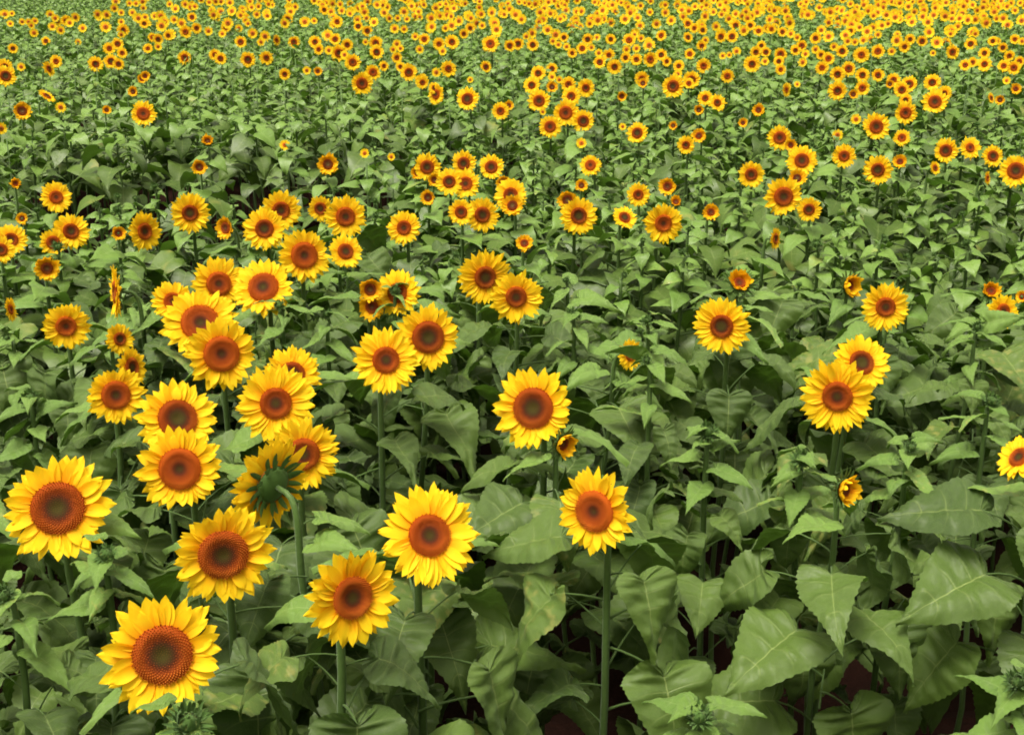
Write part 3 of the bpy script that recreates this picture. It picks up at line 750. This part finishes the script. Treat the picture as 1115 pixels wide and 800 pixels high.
# ------------------------------------------------------------------ the rest of the field: one object
def template(r, flower):
    b = MB()
    H = 1.40
    for z, a, size, yg in leaf_plan(r, H, H, True, low=.72):
        if r.random() < .1: continue
        lf = LEAF_TINY[r.randrange(6)]
        M = Matrix.Rotation(a, 4, 'Z') @ Matrix.Translation((size * .4, 0, z + .02)) @ Matrix.Rotation(r.uniform(-.35, .5), 4, 'Y') @ Matrix.Rotation(r.uniform(-.4, .4), 4, 'X') @ Matrix.Scale(size * 1.12, 4)
        b.merge(lf, M, 2 if yg or r.random() < .35 else 0)
    b.merge(tube([(0, 0, .5), (0, 0, 1.41)], [.007, .006], 3), Matrix.Identity(4), 1)
    return b
def head_template(r, young=False):
    b = MB(); dr = .43; k = 17
    for i in range(k):
        ang = 2 * math.pi * i / k + r.uniform(-.08, .08); L = r.uniform(.88, 1.08); w_ = .25
        z = r.uniform(-.03, .2)
        V = [Vector((dr * .85, -w_ * .4, 0)), Vector((dr * .85, w_ * .4, 0)), Vector((.78, w_ * .6, z * .6)), Vector((L, 0, z)), Vector((.78, -w_ * .6, z * .6))]
        b.add([Matrix.Rotation(ang, 4, 'Z') @ v for v in V], [(0, 1, 2, 4), (4, 2, 3)], [(.3, .2), (.7, .2), (.8, .65), (.5, 1), (.2, .65)], 3)
    ns = 10
    for q, z, nxt in ((0, .10, None),):
        V = [Vector((0, 0, .07))] + [Vector((dr * .55 * math.cos(2 * math.pi * i / ns), dr * .55 * math.sin(2 * math.pi * i / ns), .12)) for i in range(ns)] + \
            [Vector((dr * math.cos(2 * math.pi * i / ns), dr * math.sin(2 * math.pi * i / ns), .03)) for i in range(ns)]
        Fc = [(0, 1 + i, 1 + (i + 1) % ns) for i in range(ns)] + [(1 + i, 1 + ns + i, 1 + ns + (i + 1) % ns, 1 + (i + 1) % ns) for i in range(ns)]
        b.add(V, Fc, [(0, 0)] + [(.55, .3)] * ns + [(1, .8)] * ns, 4)
        Vb = [Vector((0, 0, -.22))] + [Vector((dr * 1.05 * math.cos(2 * math.pi * i / ns), dr * 1.05 * math.sin(2 * math.pi * i / ns), -.02)) for i in range(ns)]
        b.add(Vb, [(0, 1 + (i + 1) % ns, 1 + i) for i in range(ns)], [(.5, .5)] * (ns + 1), 1)
    return b
tr = random.Random(77)
def arr(b):
    tris = [(f[0], f[i], f[i + 1]) for f in b.f for i in range(1, len(f) - 1)]
    mi = [m for f, m in zip(b.f, b.mi) for _ in range(len(f) - 2)]
    return np.array(b.v, np.float64), np.array(tris, np.int64), np.array(b.uv, np.float64), np.array(mi, np.int64)
TPL = [arr(template(tr, False)) for _ in range(14)]
HT = [arr(head_template(tr)) for _ in range(5)]
VV, FF, UU, MM = [], [], [], []; off = 0
def emit(t, M):
    global off
    v, f, u, m = t; M = np.array(M)
    VV.append(v @ M[:3, :3].T + M[:3, 3]); FF.append(f + off); UU.append(u); MM.append(m); off += len(v)
def bloom_share(px, py):
    right = min(max((px - 60) / 640, 0), 1)
    if py > 42: return .10 * max(right - .6, 0) / .4 if py < 62 else 0
    s = .15 + .40 * right
    if px < 160 and py < 16: s = .02
    if py > 30: s *= .45
    return s
def far_plant(x, y, head=None):
    z = 1.02 + tr.uniform(-.07, .05)
    emit(TPL[tr.randrange(14)], Matrix.Translation((x, y, 0)) @ Matrix.Rotation(tr.uniform(0, 6.28), 4, 'Z') @ Matrix.Diagonal((tr.uniform(.9, 1.15),) * 2 + (z, 1)))
def far_head(c, rad, yaw, pit):
    n, to = head_axes(c, yaw, pit)
    emit(HT[tr.randrange(5)], Matrix.LocRotScale(c, n.to_track_quat('Z', 'Y') @ Quaternion((0, 0, 1), tr.uniform(0, 6.28)), Vector((rad,) * 3)))
for i in REST:
    far_head(i['c'], i['rad'], i['yaw'], i['pit']); far_plant(i['c'].x, i['c'].y + .08)
cnt = 0
for tries in range(60000):
    y = math.sqrt(tr.uniform(9.2 ** 2, 52 ** 2)); hw = .42 * y + 2.5; x = tr.uniform(-hw, hw) 
    if tr.random() > hw / (.42 * y + 2.5): continue
    sx, sy, dd = px_of((x, y, 1.4))
    if dd < 10.4 and -110 < sx < 1225: continue
    if hollow(sx, sy): continue
    if not free(x, y, .31 if y < 30 else .36): continue
    put(x, y); cnt += 1
    far_plant(x, y)
    if tr.random() < bloom_share(sx, sy):
        c = Vector((x, y - .08, 1.46 + tr.uniform(-.07, .09)))
        far_head(c, tr.uniform(.08, .105), tr.gauss(0, 14), tr.uniform(2, 24))
# field continued beside and behind the camera: unseen plants added to block low light
for tries in range(2600):
    y = tr.uniform(-3.2, 9.2); x = tr.uniform(-7, 7)
    sx, sy, dd = px_of((x, y, 1.42))
    if dd > .3 and -130 < sx < 1245 and sy < 960: continue
    if not free(x, y, .33): continue
    put(x, y); far_plant(x, y)
V = np.concatenate(VV); Fa = np.concatenate(FF); U = np.concatenate(UU); Mi = np.concatenate(MM)
me = bpy.data.meshes.new('sunflower_field')
me.vertices.add(len(V)); me.vertices.foreach_set('co', V.astype(np.float32).ravel())
me.loops.add(len(Fa) * 3); me.loops.foreach_set('vertex_index', Fa.astype(np.int32).ravel())
me.polygons.add(len(Fa)); me.polygons.foreach_set('loop_start', np.arange(0, len(Fa) * 3, 3, dtype=np.int32))
for m in (M_LEAF, M_STEM, M_YOUNG, M_PETAL, M_DISC): me.materials.append(m)
uvl = me.uv_layers.new(name='UVMap'); uvl.data.foreach_set('uv', U[Fa.ravel()].astype(np.float32).ravel())
me.polygons.foreach_set('material_index', Mi.astype(np.int32)); me.polygons.foreach_set('use_smooth', np.ones(len(Fa), bool))
me.update(calc_edges=True); me.validate()
o = bpy.data.objects.new('sunflower_field', me); C.objects.link(o)
o['kind'] = 'stuff'; o['label'] = 'distant sunflowers and their leaves filling the field to its far end'; o['category'] = 'sunflower field'
print('STATS fill', len(FILL), 'far', cnt, 'tris', len(Fa), 'items', len(ITEMS), 'd300', ITEMS[min(299, len(ITEMS) - 1)]['d'])
